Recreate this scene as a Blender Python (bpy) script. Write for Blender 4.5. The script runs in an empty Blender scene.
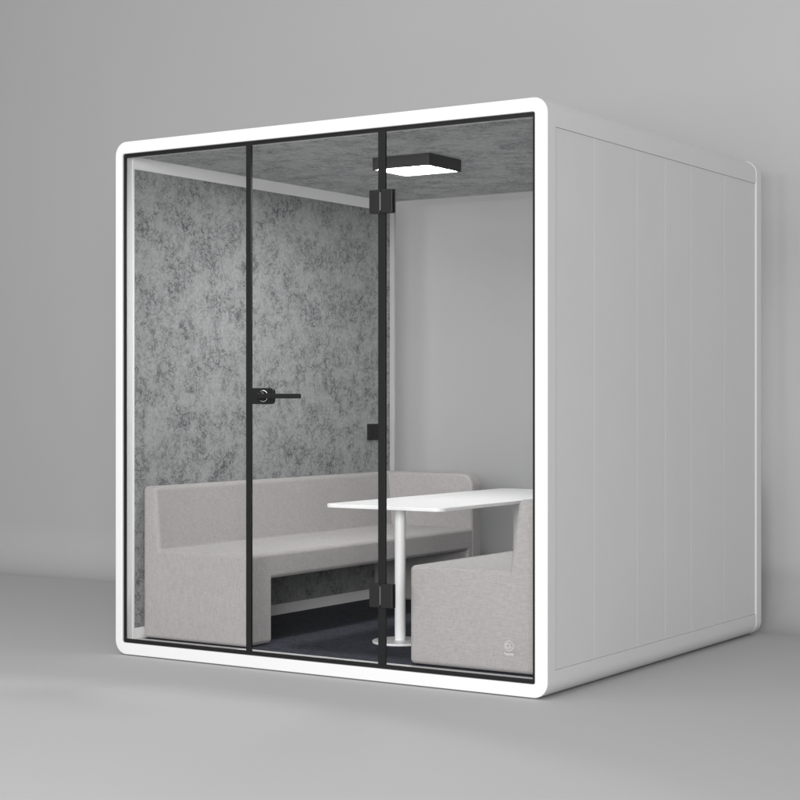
import bpy, bmesh, math, random
from mathutils import Vector, Matrix
random.seed(4)
S = bpy.context.scene
C = S.collection
W, D, H = 2.2, 2.2, 2.3
FL = 0.055      # interior floor level (carpet)
CE = 2.245      # interior ceiling level

# ------------------------------------------------------------------ materials
def mat(name, col, rough=0.5, spec=0.5, metal=0.0):
    m = bpy.data.materials.new(name); m.use_nodes = True
    b = m.node_tree.nodes['Principled BSDF']
    b.inputs['Base Color'].default_value = (*col, 1)
    b.inputs['Roughness'].default_value = rough
    b.inputs['Specular IOR Level'].default_value = spec
    b.inputs['Metallic'].default_value = metal
    return m, m.node_tree, b

def N(nt, typ, **kw):
    n = nt.nodes.new(typ)
    for k, v in kw.items(): setattr(n, k, v)
    return n

def coords(nt, scale=(1, 1, 1)):
    tc = N(nt, 'ShaderNodeTexCoord'); mp = N(nt, 'ShaderNodeMapping')
    mp.inputs['Scale'].default_value = scale
    nt.links.new(tc.outputs['Object'], mp.inputs['Vector'])
    return mp.outputs['Vector']

def noise(nt, vec, scale, detail=4, rough=0.5, dist=0.0):
    n = N(nt, 'ShaderNodeTexNoise')
    n.inputs['Scale'].default_value = scale; n.inputs['Detail'].default_value = detail
    n.inputs['Roughness'].default_value = rough; n.inputs['Distortion'].default_value = dist
    nt.links.new(vec, n.inputs['Vector'])
    return n.outputs['Fac']

def ramp(nt, fac, stops):
    r = N(nt, 'ShaderNodeValToRGB')
    els = r.color_ramp.elements
    while len(els) < len(stops): els.new(0.5)
    for e, (p, c) in zip(els, stops):
        e.position = p; e.color = (c, c, c, 1) if isinstance(c, (int, float)) else (*c, 1)
    nt.links.new(fac, r.inputs['Fac'])
    return r.outputs['Color']

def math_(nt, op, a, b=None, c=None):
    n = N(nt, 'ShaderNodeMath', operation=op)
    for i, v in enumerate((a, b, c)):
        if v is None: continue
        if isinstance(v, (int, float)): n.inputs[i].default_value = v
        else: nt.links.new(v, n.inputs[i])
    return n.outputs[0]

def mix(nt, fac, a, b, blend='MIX'):
    n = N(nt, 'ShaderNodeMix', data_type='RGBA', blend_type=blend)
    for s, v in ((n.inputs['Factor'], fac), (n.inputs[6], a), (n.inputs[7], b)):
        if isinstance(v, (int, float)): s.default_value = v
        elif isinstance(v, tuple): s.default_value = (*v, 1)
        else: nt.links.new(v, s)
    return n.outputs[2]

def bump(nt, b, h, strength=0.3, dist=0.002):
    n = N(nt, 'ShaderNodeBump'); n.inputs['Strength'].default_value = strength
    n.inputs['Distance'].default_value = dist
    nt.links.new(h, n.inputs['Height']); nt.links.new(n.outputs[0], b.inputs['Normal'])

def coated(name, col, rough, spec=0.5, amp=0.02):
    m, nt, b = mat(name, col, rough, spec)
    v = coords(nt)
    f = noise(nt, v, 3.0, 5, 0.6)
    c = mix(nt, f, tuple(x * (1 - amp) for x in col), tuple(min(1, x * (1 + amp)) for x in col))
    nt.links.new(c, b.inputs['Base Color'])
    bump(nt, b, noise(nt, v, 900, 2), 0.05, 0.0005)
    return m

M_white = coated('white_powder_coat', (0.70, 0.70, 0.70), 0.42, 0.4)
M_panel = coated('white_side_panel', (0.68, 0.68, 0.68), 0.45, 0.4, 0.03)
M_grey = coated('pale_grey_trim', (0.80, 0.80, 0.80), 0.5, 0.4)
M_bead = coated('grey_bead', (0.40, 0.40, 0.40), 0.5, 0.3)
M_black = coated('black_aluminium', (0.010, 0.010, 0.0105), 0.5, 0.22, 0.15)
M_hinge = coated('dark_hinge_metal', (0.014, 0.014, 0.0145), 0.36, 0.35, 0.1)
M_lamp = coated('dark_lamp_housing', (0.045, 0.045, 0.045), 0.5, 0.4, 0.1)
M_table = coated('white_table_laminate', (0.80, 0.80, 0.80), 0.32, 0.45, 0.01)
M_chrome, _, _ = mat('polished_ring', (0.85, 0.85, 0.85), 0.12, 0.5, 1.0)
M_print, _, _ = mat('white_print', (0.9, 0.9, 0.9), 0.5)
M_pin, _, _ = mat('hinge_pin_steel', (0.12, 0.12, 0.12), 0.4, 0.5, 0.6)
M_logo, _, _ = mat('pale_print', (0.60, 0.59, 0.585), 0.6)
M_dark, _, _ = mat('dark_rubber', (0.02, 0.02, 0.02), 0.8)
M_groove, _, _ = mat('panel_backing', (0.42, 0.42, 0.42), 0.7)

# felt: pale grey fibre mat with dark hair-like fibres gathered in clouds
def felt(name, lo, hi, dark, sc=(1, 1, 1), amt=0.76):
    m, nt, b = mat(name, (0.25, 0.25, 0.25), 0.95, 0.15)
    v = coords(nt, sc)
    base = noise(nt, v, 60, 4, 0.7)
    c = mix(nt, ramp(nt, base, [(0.3, 0), (0.7, 1)]), lo, hi)
    soft = noise(nt, v, 6.5, 5, 0.62, 0.4)
    c = mix(nt, ramp(nt, soft, [(0.40, 0.0), (0.62, 0.28)]), c, tuple(x * 0.55 for x in lo))
    clouds = ramp(nt, noise(nt, v, 6.5, 5, 0.7, 0.3), [(0.42, 0.30), (0.58, 1.0)])
    total = None
    for s, w, off in ((8, 0.015, 0), (14, 0.022, 7), (25, 0.034, 13)):
        mp = N(nt, 'ShaderNodeMapping'); mp.inputs['Location'].default_value = (off, off * 2, off)
        mp.inputs['Rotation'].default_value = (off, off * .3, 0)
        nt.links.new(v, mp.inputs['Vector'])
        f = noise(nt, mp.outputs[0], s, 3, 0.6, 1.5)
        f = math_(nt, 'ABSOLUTE', math_(nt, 'SUBTRACT', f, 0.5))
        f = ramp(nt, f, [(0.0, 1.0), (w * .5, 0.85), (w, 0.0)])
        total = f if total is None else math_(nt, 'MAXIMUM', total, f)
    brk = ramp(nt, noise(nt, v, 26, 3, 0.7), [(0.38, 0), (0.50, 1)])
    k = math_(nt, 'MULTIPLY', math_(nt, 'MULTIPLY', total, clouds), brk)
    k = math_(nt, 'MULTIPLY', k, amt)
    c = mix(nt, k, c, dark)
    nt.links.new(c, b.inputs['Base Color'])
    bump(nt, b, base, 0.35, 0.003)
    return m
M_felt = felt('grey_fibre_felt', (0.245, 0.250, 0.250), (0.350, 0.356, 0.356), (0.034, 0.037, 0.044))
M_feltc = felt('grey_ceiling_felt', (0.42, 0.425, 0.427), (0.62, 0.63, 0.63), (0.05, 0.055, 0.06), (1, 1, 1), 0.62)

# linen-look upholstery
def linen(name):
    m, nt, b = mat(name, (0.5, 0.5, 0.5), 0.9, 0.15)
    b.inputs['Sheen Weight'].default_value = 0.15
    v1 = coords(nt, (400, 400, 26)); v2 = coords(nt, (44, 44, 400)); v0 = coords(nt)
    a = noise(nt, v1, 1.0, 3, 0.6); h = noise(nt, v2, 1.0, 3, 0.6)
    w = math_(nt, 'MULTIPLY', math_(nt, 'ADD', a, h), 0.5)
    c = mix(nt, ramp(nt, w, [(0.38, 0), (0.62, 1)]), (0.300, 0.288, 0.284), (0.405, 0.391, 0.386))
    big = noise(nt, v0, 6, 3, 0.5)
    c = mix(nt, ramp(nt, big, [(0.3, 0.0), (0.7, 0.12)]), c, (0.32, 0.302, 0.296))
    nt.links.new(c, b.inputs['Base Color'])
    hh = math_(nt, 'ADD', math_(nt, 'MULTIPLY', w, 0.0009), math_(nt, 'MULTIPLY', noise(nt, v0, 5, 2, 0.4), 0.012))
    bm = N(nt, 'ShaderNodeBump'); bm.inputs['Strength'].default_value = 0.6; bm.inputs['Distance'].default_value = 1.0
    nt.links.new(hh, bm.inputs['Height']); nt.links.new(bm.outputs[0], b.inputs['Normal'])
    return m
M_linen = linen('warm_grey_linen')

def carpet():
    m, nt, b = mat('navy_carpet', (0.02, 0.022, 0.03), 0.98, 0.1)
    v = coords(nt)
    f = noise(nt, v, 95, 5, 0.85); g = noise(nt, v, 22, 4, 0.7)
    c = mix(nt, ramp(nt, f, [(0.35, 0), (0.7, 1)]), (0.016, 0.018, 0.026), (0.12, 0.126, 0.155))
    c = mix(nt, ramp(nt, g, [(0.35, 0), (0.7, 0.5)]), c, (0.018, 0.02, 0.03))
    nt.links.new(c, b.inputs['Base Color']); bump(nt, b, f, 0.8, 0.006)
    return m
M_carpet = carpet()

def paper(name, a):
    m, nt, b = mat(name, (a, a, a), 0.85, 0.2)
    v = coords(nt)
    f = noise(nt, v, 1.3, 6, 0.55)
    nt.links.new(mix(nt, f, (a * 0.98,) * 3, (a * 1.02,) * 3), b.inputs['Base Color'])
    bump(nt, b, noise(nt, v, 300, 3), 0.04, 0.001)
    return m
M_floor = paper('studio_floor', 0.47)
M_wall = paper('studio_wall', 0.42)

def glass():
    m = bpy.data.materials.new('clear_glass'); m.use_nodes = True
    nt = m.node_tree; nt.nodes.clear()
    out = N(nt, 'ShaderNodeOutputMaterial'); tr = N(nt, 'ShaderNodeBsdfTransparent')
    tr.inputs['Color'].default_value = (0.999, 0.999, 0.999, 1)
    gl = N(nt, 'ShaderNodeBsdfGlossy'); gl.inputs['Roughness'].default_value = 0.02
    gl.inputs['Color'].default_value = (0.6, 0.6, 0.6, 1)
    fr = N(nt, 'ShaderNodeFresnel'); fr.inputs['IOR'].default_value = 1.18
    mx = N(nt, 'ShaderNodeMixShader')
    nt.links.new(fr.outputs[0], mx.inputs[0]); nt.links.new(tr.outputs[0], mx.inputs[1])
    nt.links.new(gl.outputs[0], mx.inputs[2]); nt.links.new(mx.outputs[0], out.inputs[0])
    return m
M_glass = glass()

def emit(name, col, st):
    m = bpy.data.materials.new(name); m.use_nodes = True
    nt = m.node_tree; b = nt.nodes['Principled BSDF']
    b.inputs['Base Color'].default_value = (0.8, 0.8, 0.8, 1)
    b.inputs['Emission Color'].default_value = (*col, 1); b.inputs['Emission Strength'].default_value = st
    return m
M_diff = emit('lit_diffuser', (1, 1, 1), 105.0)

# ------------------------------------------------------------------ helpers
def obj(name, bm, m, parent=None, smooth=False, label=None):
    me = bpy.data.meshes.new(name)
    bmesh.ops.recalc_face_normals(bm, faces=bm.faces)
    bm.to_mesh(me); bm.free(); me.materials.append(m)
    if smooth:
        for p in me.polygons: p.use_smooth = True
    o = bpy.data.objects.new(name, me); C.objects.link(o)
    if smooth:
        me.set_sharp_from_angle(angle=math.radians(35))
        w = o.modifiers.new('wn', 'WEIGHTED_NORMAL'); w.keep_sharp = True
    if parent: o.parent = parent
    if label: o['label'] = label
    return o

def thing(name, label, cat, group=None):
    o = bpy.data.objects.new(name, None); C.objects.link(o)
    o.empty_display_size = 0.1
    o['label'] = label; o['category'] = cat
    if group: o['group'] = group
    return o

def box(x0, x1, y0, y1, z0, z1, bev=0.0, seg=2, bm=None):
    own = bm is None
    t = bmesh.new()
    bmesh.ops.create_cube(t, size=1)
    for v in t.verts:
        v.co = Vector((x0 + (v.co.x + .5) * (x1 - x0), y0 + (v.co.y + .5) * (y1 - y0), z0 + (v.co.z + .5) * (z1 - z0)))
    if bev: bmesh.ops.bevel(t, geom=t.edges[:], offset=bev, segments=seg, profile=0.5, affect='EDGES')
    if own: return t
    me = bpy.data.meshes.new('t'); t.to_mesh(me); t.free(); bm.from_mesh(me); bpy.data.meshes.remove(me)
    return bm

def cyl(center, r, depth, axis='Z', seg=48, bev=0.0, r2=None):
    t = bmesh.new()
    bmesh.ops.create_cone(t, cap_ends=True, segments=seg, radius1=r, radius2=r if r2 is None else r2, depth=depth)
    if bev:
        es = [e for e in t.edges if all(len(f.verts) != 4 or True for f in e.link_faces) and abs(e.verts[0].co.z - e.verts[1].co.z) < 1e-6]
        bmesh.ops.bevel(t, geom=es, offset=bev, segments=3, profile=0.5, affect='EDGES')
    R = {'Z': Matrix(), 'Y': Matrix.Rotation(math.pi / 2, 4, 'X'), 'X': Matrix.Rotation(math.pi / 2, 4, 'Y')}[axis]
    bmesh.ops.transform(t, matrix=Matrix.Translation(center) @ R, verts=t.verts)
    return t

def corner_loop(x0, x1, z0, z1, r, n=10, side=None):
    """rounded rectangle loop, counter-clockwise; optional extra points on the two long sides"""
    pts = []
    def arc(cx, cz, a0):
        for i in range(n + 1):
            a = a0 + math.pi / 2 * i / n
            pts.append((cx + r * math.cos(a), cz + r * math.sin(a)))
    arc(x0 + r, z0 + r, math.pi)            # bottom left
    arc(x1 - r, z0 + r, 1.5 * math.pi)      # bottom right
    if side: pts.extend([(x1 + dx, z) for dx, z in side])
    arc(x1 - r, z1 - r, 0)                  # top right
    arc(x0 + r, z1 - r, 0.5 * math.pi)      # top left
    if side: pts.extend([(x0 - dx, z) for dx, z in reversed(side)])
    return pts

def ring(outer, inner, y0, y1):
    bm = bmesh.new(); n = len(outer)
    V = [[bm.verts.new((x, y, z)) for x, z in L] for y in (y0, y1) for L in (outer, inner)]
    o0, i0, o1, i1 = V
    for k in range(n):
        j = (k + 1) % n
        bm.faces.new((o0[k], o0[j], i0[j], i0[k]))
        bm.faces.new((o1[j], o1[k], i1[k], i1[j]))
        bm.faces.new((o0[j], o0[k], o1[k], o1[j]))
        bm.faces.new((i0[k], i0[j], i1[j], i1[k]))
    bm.normal_update()
    return bm

def bevel_where(bm, test, off, seg=3):
    es = [e for e in bm.edges if test(e)]
    bmesh.ops.bevel(bm, geom=es, offset=off, segments=seg, profile=0.5, affect='EDGES', clamp_overlap=True)

def sharp(e, deg=25):
    return len(e.link_faces) == 2 and e.calc_face_angle(0) > math.radians(deg)

# ------------------------------------------------------------------ setting
def struct(name, bm, m, smooth=False):
    o = obj(name, bm, m, None, smooth); o['kind'] = 'structure'; return o

WY = 2.56; CR = 0.32
bm = bmesh.new()
vs = [bm.verts.new(p) for p in ((-30, -25, -0.004), (30, -25, -0.004), (30, WY - CR, -0.004), (-30, WY - CR, -0.004))]
bm.faces.new(vs); struct('ground', bm, M_floor)
bm = bmesh.new(); prof = []
for i in range(17):
    a = -math.pi / 2 + math.pi / 2 * i / 16
    prof.append((WY - CR + CR * math.cos(a), -0.004 + CR + CR * math.sin(a)))
prof.append((WY, 12.0))
rows = [[bm.verts.new((x, y, z)) for x in (-30, 30)] for y, z in prof]
for a, b in zip(rows, rows[1:]): bm.faces.new((a[0], a[1], b[1], b[0]))
o = struct('backdrop', bm, M_wall)
for p in o.data.polygons: p.use_smooth = True

# ------------------------------------------------------------------ the pod
pod = thing('meeting_pod', 'white rounded meeting pod with black-trimmed glass front and grey felt interior', 'office pod')
X0, X1 = -W, 0.0
IX0, IX1 = -2.160, -0.056
IZ0, IZ1 = 0.052, 2.246
SR = 0.004     # side panels sit this deep
ZB, ZT = 0.103, 2.191
# front frame
bm = ring(corner_loop(X0, X1, 0, H, 0.062), corner_loop(IX0, IX1, IZ0, IZ1, 0.010), 0, 0.066)
bevel_where(bm, lambda e: all(abs(v.co.y) < 1e-5 for v in e.verts) and sharp(e, 60), 0.004)
obj('front_frame', bm, M_white, pod, True)
# shell: rounded beams along the four long edges, recess for the side panels
stp = [(0, ZB), (-0.012, ZB), (-0.012, ZT), (0, ZT)]
bm = ring(corner_loop(X0, X1, 0, H, 0.062, 10, stp), corner_loop(IX0, IX1, IZ0, IZ1, 0.010, 10, [(0, ZB), (0, ZB + .01), (0, ZT - .01), (0, ZT)]), 0.066, 2.132)
sh = obj('shell', bm, M_white, pod)
for p in sh.data.polygons: p.use_smooth = abs(p.normal.x) > 0.02 and abs(p.normal.z) > 0.02 or False
sh.data.polygons.foreach_get
for p in sh.data.polygons: p.use_smooth = True
w = sh.modifiers.new('wn', 'WEIGHTED_NORMAL'); w.keep_sharp = True
sh.data.set_sharp_from_angle(angle=math.radians(30))
# back frame, a hair proud of the shell
bm = ring(corner_loop(X0 - .003, X1 + .003, 0.0, H + .003, 0.064), corner_loop(IX0, IX1, IZ0, IZ1, 0.010), 2.136, 2.20)
bevel_where(bm, lambda e: sharp(e, 60), 0.0035)
obj('back_frame', bm, M_white, pod, True)
bm = ring(corner_loop(X0 + .006, X1 - .006, 0.006, H - .006, 0.056), corner_loop(IX0, IX1, IZ0, IZ1, 0.010), 2.132, 2.136)
obj('back_gasket', bm, M_grey, pod)
# outer side panels
seams = [0.068, 0.402, 0.803, 1.086, 1.366, 1.747, 2.131]
for sx in (0, 1):
    for a, b in zip(seams, seams[1:]):
        g = 0.0010
        if sx: bm = box(-0.0119, -SR, a + g, b - g, ZB + .001, ZT - .001, 0.0004, 1)
        else: bm = box(X0 + SR, X0 + 0.0119, a + g, b - g, ZB + .001, ZT - .001, 0.0004, 1)
        obj('side_panel', bm, M_panel, pod)
obj('plinth', box(X0 + .08, X1 - .08, 0.05, 2.15, -0.004, -0.0002), M_dark, pod)

# interior linings
obj('floor_sill', box(IX0 + .001, IX1 - .001, 0.0665, 0.128, IZ0 + .0005, FL + .001, 0.0008, 1), M_white, pod)
obj('carpet', box(IX0 + .001, IX1 - .001, 0.130, 2.165, IZ0 + .0005, FL), M_carpet, pod)
obj('ceiling_lining', box(IX0 + .001, IX1 - .001, 0.135, 2.168, CE - .002, IZ1 - .0005), M_feltc, pod)
# left wall: pale border and felt inset
LW = IX0
obj('skirting', box(LW + .0005, LW + .004, 0.067, 2.180, FL + .0015, 0.108, 0.0008, 1), M_grey, pod)
obj('top_rail', box(LW + .0005, LW + .004, 0.067, 2.180, 2.187, CE - .003, 0.0008, 1), M_grey, pod)
obj('corner_post', box(LW + .0005, LW + .004, 0.067, 0.0785, 0.1085, 2.1865), M_grey, pod)
obj('felt_panel', box(LW + .0006, LW + .0035, 0.079, 2.180, 0.109, 2.186), M_felt, pod)
obj('felt_panel', box(-0.125, IX1 - .0006, 0.13, 2.168, FL + .001, CE - .003), M_felt, pod)
# back glazing
bm = ring(corner_loop(IX0 + .0005, IX1 - .0005, IZ0 + .0006, IZ1 - .0006, 0.009), corner_loop(IX0 + .032, IX1 - .02, IZ0 + .006, IZ1 - .003, 0.008), 2.1815, 2.1985)
obj('back_glass_bead', bm, M_bead, pod)
obj('back_glass', box(IX0 + .03, IX1 - .016, 2.187, 2.193, IZ0 + .004, IZ1 - .0025), M_glass, pod)

# front glazing
TY0, TY1 = 0.010, 0.020
TX0, TX1, TZ0, TZ1 = IX0 + .0115, IX1 - .0135, IZ0 - .0006 + .0175, IZ1 - .0165
bm = ring(corner_loop(IX0 + .0006, IX1 - .0006, IZ0 + .0006, IZ1 - .0006, 0.0095),
          corner_loop(TX0, TX1, TZ0, TZ1, 0.004), TY0, TY1)
bevel_where(bm, lambda e: sharp(e, 60), 0.0008, 2)
obj('glazing_frame', bm, M_black, pod)
MA = (-1.4605, -1.4345); MB = (-0.7815, -0.7475)
for a, b in (MA, MB):
    obj('mullion', box(a, b, TY0 - .002, TY1 + .001, TZ0 + .0002, TZ1 - .0002, 0.001, 2), M_black, pod)
GY = (0.012, 0.018)
obj('glass_pane', box(TX0, MA[0], *GY, TZ0, TZ1), M_glass, pod)
pane = obj('glass_pane', box(MB[1], TX1, *GY, TZ0, TZ1), M_glass, pod)
door = obj('door', box(MA[1] + .0002, MB[0] - .0002, *GY, TZ0 + .0002, TZ1 - .0002), M_glass, pod)
# hinges
for z0, z1 in ((1.898, 1.994), (0.300, 0.397)):
    bm = bmesh.new()
    xc = -0.767
    for a, b in ((-0.820, xc - .0022), (xc + .0022, -0.7085)):
        box(a, b, 0.0005, 0.0078, z0, z1, 0.0015, 2, bm)
        box(a, b, 0.0212, 0.0270, z0, z1, 0.0015, 2, bm)
    h = obj('hinge', bm, M_hinge, door)
    t = cyl((xc, 0.0025, (z0 + z1) / 2), 0.0030, z1 - z0 - .022, 'Z', 20, 0.0006)
    hp = obj('hinge', t, M_pin, door, True); hp.name = 'hinge_pin'
# lock and lever
px0, px1, pz0, pz1 = -1.4343, -1.306, 1.1235, 1.192
bm = bmesh.new(); r = 0.016; loop = [(px0, pz0)]
for cx, cz, a0 in ((px1 - r, pz0 + r, -math.pi / 2), (px1 - r, pz1 - r, 0)):
    for i in range(9):
        a = a0 + math.pi / 2 * i / 8; loop.append((cx + r * math.cos(a), cz + r * math.sin(a)))
loop.append((px0, pz1))
f = bm.faces.new([bm.verts.new((x, -0.004, z)) for x, z in loop])
ext = bmesh.ops.extrude_face_region(bm, geom=[f])
bmesh.ops.translate(bm, vec=(0, 0.0158, 0), verts=[g for g in ext['geom'] if isinstance(g, bmesh.types.BMVert)])
bmesh.ops.recalc_face_normals(bm, faces=bm.faces)
bevel_where(bm, lambda e: all(abs(v.co.y + 0.004) < 1e-5 for v in e.verts), 0.002)
obj('lock_plate', bm, M_black, door)
kx, kz = -1.357, 1.158
def torus(c, R, r, n=48, m=10):
    bm = bmesh.new(); g = []
    for i in range(n):
        a = 2 * math.pi * i / n; row = []
        for j in range(m):
            b = 2 * math.pi * j / m; q = R + r * math.cos(b)
            row.append(bm.verts.new((c[0] + q * math.cos(a), c[1] + r * math.sin(b), c[2] + q * math.sin(a))))
        g.append(row)
    for i in range(n):
        for j in range(m):
            bm.faces.new((g[i][j], g[(i + 1) % n][j], g[(i + 1) % n][(j + 1) % m], g[i][(j + 1) % m]))
    return bm
obj('lock_ring', torus((kx, -0.0055, kz), 0.0225, 0.0030), M_chrome, door, True)
bm = cyl((kx, -0.018, kz), 0.0185, 0.034, 'Y', 40, 0.003)
lever = bmesh.new()
LY = -0.050
box(kx + .006, kx + .226, LY - .009, LY + .009, kz - .0105, kz + .0095, 0.004, 3, lever)
me = bpy.data.meshes.new('t'); bm.to_mesh(me); bm.free(); lever.from_mesh(me); bpy.data.meshes.remove(me)
t = cyl((kx, -0.042, kz), 0.012, 0.02, 'Y', 32, 0.001)
me = bpy.data.meshes.new('t'); t.to_mesh(me); t.free(); lever.from_mesh(me); bpy.data.meshes.remove(me)
obj('door_handle', lever, M_black, door, True)
bm = bmesh.new()
vs = [bm.verts.new((kx - .044 + x, -0.0052, kz + z)) for x, z in ((0, .006), (.008, .001), (.007, -.007))]
bm.faces.new(vs); obj('lock_mark', bm, M_print, door)

# printed emblem on the right pane: ring, two arcs, a small word
bm = bmesh.new()
def arc_strip(bm, c, R, w, a0, a1, n=40, y=GY[0] - .0006):
    pr = None
    for i in range(n + 1):
        a = math.radians(a0 + (a1 - a0) * i / n)
        q = [bm.verts.new((c[0] + rr * math.cos(a), y, c[1] + rr * math.sin(a))) for rr in (R - w / 2, R + w / 2)]
        if pr: bm.faces.new((pr[0], pr[1], q[1], q[0]))
        pr = q
ec = (-0.1745, 0.1905)
arc_strip(bm, ec, 0.0190, 0.0015, 0, 360)
arc_strip(bm, (ec[0] - .004, ec[1]), 0.0095, 0.0020, 50, 310)
for sg in (1, -1):
    a = Vector((ec[0] + .000, ec[1])); b = Vector((ec[0] + .010, ec[1] + sg * .009))
    d = (b - a).normalized(); n_ = Vector((-d.y, d.x)) * 0.0009
    q = [bm.verts.new((p.x, GY[0] - .0006, p.y)) for p in (a - n_, a + n_, b + n_, b - n_)]
    bm.faces.new(q)
cu = bpy.data.curves.new('w', 'FONT'); cu.body = 'home'; cu.size = 0.018; cu.align_x = 'CENTER'; cu.extrude = 0.0
to = bpy.data.objects.new('w', cu); C.objects.link(to)
bpy.context.view_layer.update()
me = bpy.data.meshes.new_from_object(to)
for v in me.vertices: v.co = Vector((ec[0] + v.co.x, GY[0] - .0006, ec[1] - .037 + v.co.y))
bm.from_mesh(me); bpy.data.objects.remove(to); bpy.data.meshes.remove(me)
obj('emblem', bm, M_logo, pane)

# ------------------------------------------------------------------ ceiling light
cl = thing('ceiling_light', 'square black ceiling light with glowing white underside', 'ceiling light')
lx0, lx1, ly0, ly1, lz0, lz1 = -1.272, -0.968, 0.698, 0.972, 2.188, CE - .0025
bm = ring([(lx0, ly0), (lx1, ly0), (lx1, ly1), (lx0, ly1)], [(lx0 + .007, ly0 + .007), (lx1 - .007, ly0 + .007), (lx1 - .007, ly1 - .007), (lx0 + .007, ly1 - .007)], lz0, lz1)
for v in bm.verts: v.co = Vector((v.co.x, v.co.z, v.co.y))
bevel_where(bm, lambda e: sharp(e, 60), 0.0012, 2)
obj('housing', bm, M_lamp, cl)
obj('diffuser', box(lx0 + .0075, lx1 - .0075, ly0 + .0075, ly1 - .0075, lz0 + .003, lz0 + .010), M_diff, cl)

# ------------------------------------------------------------------ wall socket
so = thing('wall_socket', 'small black socket plate on the felt wall behind the right mullion', 'wall socket')
sx = LW + .0036
obj('plate', box(sx, sx + .012, 1.955, 2.125, 0.922, 1.010, 0.002, 2), M_black, so)
bm = bmesh.new()
for yy in (1.99, 2.05):
    box(sx + .0125, sx + .0145, yy, yy + .04, 0.945, 0.985, 0.0008, 1, bm)
obj('outlet', bm, M_black, so)

# ------------------------------------------------------------------ benches
def sofa(label, mirror, xb, xf, tb, tt, y0, y1, g):
    """xb back (wall) X, xf front X, tb/tt backrest thickness bottom/top"""
    root = thing('bench_sofa', label, 'bench sofa', g)
    s = 1 if xf > xb else -1
    z0, zs, zt = FL + .004, 0.462, 0.748
    arm = y1 - 0.10
    def prism(pts, a, b):
        bm = bmesh.new()
        f = bm.faces.new([bm.verts.new((x, a, z)) for x, z in pts])
        e = bmesh.ops.extrude_face_region(bm, geom=[f])
        bmesh.ops.translate(bm, vec=(0, b - a, 0), verts=[q for q in e['geom'] if isinstance(q, bmesh.types.BMVert)])
        bmesh.ops.recalc_face_normals(bm, faces=bm.faces)
        return bm
    prof = [(xb, z0), (xf, z0), (xf, zs), (xb + s * tb, zs), (xb + s * tt, zt), (xb, zt)]
    body = prism(prof, y0, arm + .03)
    cut = box(min(xb, xf) - .1, max(xb, xf) + .1, y0 + 0.185, y1 - 0.14, z0 - .2, 0.345)
    objs = []
    for b in (body, cut):
        me = bpy.data.meshes.new('tmp'); b.to_mesh(me); b.free()
        o = bpy.data.objects.new('tmp', me); C.objects.link(o); objs.append(o)
    md = objs[0].modifiers.new('b', 'BOOLEAN'); md.object = objs[1]; md.operation = 'DIFFERENCE'; md.solver = 'EXACT'
    bpy.context.view_layer.update()
    dg = bpy.context.evaluated_depsgraph_get()
    me = bpy.data.meshes.new_from_object(objs[0].evaluated_get(dg))
    for o in objs: bpy.data.objects.remove(o)
    bm = bmesh.new(); bm.from_mesh(me); bpy.data.meshes.remove(me)
    bmesh.ops.dissolve_limit(bm, angle_limit=0.01, verts=bm.verts, edges=bm.edges)
    bm.normal_update()
    concave = lambda e: e.calc_face_angle_signed(0) < 0
    # generous rounding on the top of the back, tighter on the rest
    bevel_where(bm, lambda e: sharp(e) and not concave(e), 0.020, 5)
    bm.normal_update()
    bevel_where(bm, lambda e: sharp(e) and concave(e), 0.006, 2)
    # divide the one upholstered form into the pieces you can name
    def cutz(z): bmesh.ops.bisect_plane(bm, geom=bm.verts[:] + bm.edges[:] + bm.faces[:], plane_co=(0, 0, z), plane_no=(0, 0, 1))
    cutz(0.345 - .0065); cutz(zs + .0065)
    groups = {'leg_a': [], 'leg_b': [], 'seat': [], 'backrest': []}
    for f in bm.faces:
        c = f.calc_center_median()
        if c.z > zs + .006: k = 'backrest'
        elif c.z > 0.345 - .0067: k = 'seat'
        else: k = 'leg_a' if c.y < 1 else 'leg_b'
        groups[k].append(f.index)
    for k, idx in groups.items():
        if not idx: continue
        t = bm.copy(); t.faces.ensure_lookup_table(); keep = set(idx)
        bmesh.ops.delete(t, geom=[f for f in t.faces if f.index not in keep], context='FACES')
        me = bpy.data.meshes.new(k.split('_')[0]); t.to_mesh(me); t.free(); me.materials.append(M_linen)
        for p in me.polygons: p.use_smooth = True
        o = bpy.data.objects.new(k.split('_')[0], me); C.objects.link(o); o.parent = root
        w = o.modifiers.new('wn', 'WEIGHTED_NORMAL'); w.keep_sharp = True
    bm.free()
    # return arm at the far end, rounded upper corner
    R = 0.07; pts = [(xb, z0), (xf + s * .003, z0)]
    for i in range(11):
        a = math.pi / 2 * i / 10
        pts.append((xf + s * .003 - s * R + s * R * math.cos(a), zt - R + R * math.sin(a)))
    pts.append((xb, zt))
    pts = [(x, z + .0015 if z > .5 else z - .001) for x, z in pts]
    bm = prism(pts, arm, y1)
    bevel_where(bm, lambda e: sharp(e, 40), 0.016, 4)
    obj('armrest', bm, M_linen, root, True)
    return root
SG = 'upholstered benches facing across the table'
sofa('warm grey bench sofa running along the grey felt wall', 0, -2.1555, -1.553, 0.100, 0.074, 0.133, 2.152, SG)
b2 = sofa('warm grey bench sofa cut off by the right edge of the white frame', 1, -0.130, -0.722, 0.125, 0.080, 0.150, 2.152, SG)

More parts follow.
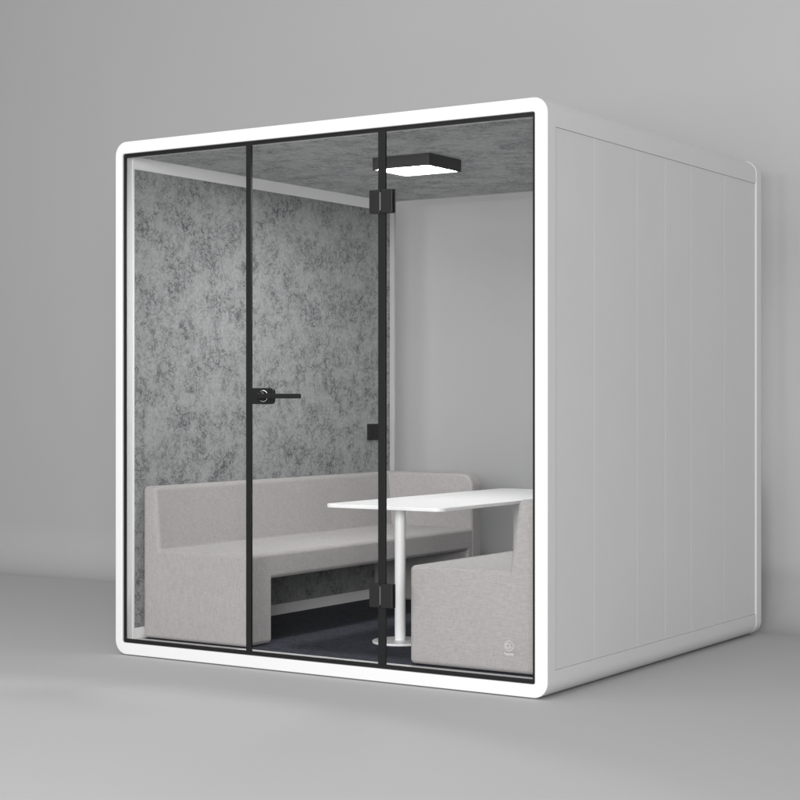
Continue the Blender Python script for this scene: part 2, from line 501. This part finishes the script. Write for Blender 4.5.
# ------------------------------------------------------------------ table
tb = thing('table', 'white rectangular table with rounded corners on slim round columns between the benches', 'table')
tx0, tx1, ty0, ty1, tz = -1.354, -0.745, 0.425, 2.03, 0.680
L = corner_loop(tx0, tx1, ty0, ty1, 0.045, 8)
bm = bmesh.new()
f = bm.faces.new([bm.verts.new((x, y, tz)) for x, y in L])
e = bmesh.ops.extrude_face_region(bm, geom=[f])
bmesh.ops.translate(bm, vec=(0, 0, -0.016), verts=[q for q in e['geom'] if isinstance(q, bmesh.types.BMVert)])
bmesh.ops.recalc_face_normals(bm, faces=bm.faces)
bevel_where(bm, lambda e: sharp(e, 60), 0.003, 3)
obj('tabletop', bm, M_table, tb, True)
for cy in (0.655, 1.70):
    cx = -1.095 if cy < 1 else -1.075
    leg = obj('leg', cyl((cx, cy, (FL + .012 + tz - .0165) / 2), 0.0245, tz - .0165 - FL - .012, 'Z', 48), M_table, tb, True)
    obj('foot', cyl((cx, cy, FL + .0062), 0.125, 0.011, 'Z', 72, 0.003), M_table, leg, True)
    obj('mounting_plate', box(cx - .06, cx + .06, cy - .06, cy + .06, tz - .021, tz - .0163), M_table, leg)

# ------------------------------------------------------------------ lights
def area(name, loc, target, sx, sy, power, col=(1, 1, 1)):
    l = bpy.data.lights.new(name, 'AREA'); l.shape = 'RECTANGLE'; l.size = sx; l.size_y = sy
    l.energy = power; l.color = col
    o = bpy.data.objects.new(name, l); C.objects.link(o); o.location = loc
    o.rotation_euler = (Vector(target) - Vector(loc)).to_track_quat('-Z', 'Y').to_euler()
    return o
area('key_softbox', (3.6, -8.0, 2.0), (-1.0, 0, 1.15), 3.4, 2.6, 590)
area('fill_softbox', (-0.9, -8.0, 2.0), (-2.0, 0, 1.15), 3.0, 2.6, 240)
area('top_softbox', (-2.2, -3.3, 6.0), (-2.2, -2.6, 0), 8, 4, 165)
w = bpy.data.worlds.new('World'); S.world = w; w.use_nodes = True
bg = w.node_tree.nodes['Background']; bg.inputs[0].default_value = (1, 1, 1, 1); bg.inputs[1].default_value = 0.32

# ------------------------------------------------------------------ camera
cam = bpy.data.cameras.new('camera'); co = bpy.data.objects.new('camera', cam); C.objects.link(co)
cam.sensor_width = 36; cam.lens = 1716.75 / 800 * 36; cam.clip_end = 200
cam.shift_y = -0.37 / 800
co.location = (3.0934, -5.784, 1.1427); co.rotation_euler = (math.pi / 2, 0, math.radians(33.05))
S.camera = co
S.view_settings.view_transform = 'Standard'; S.view_settings.look = 'None'
S.view_settings.gamma = 1; S.view_settings.exposure = 0
S.render.resolution_x = S.render.resolution_y = 1024
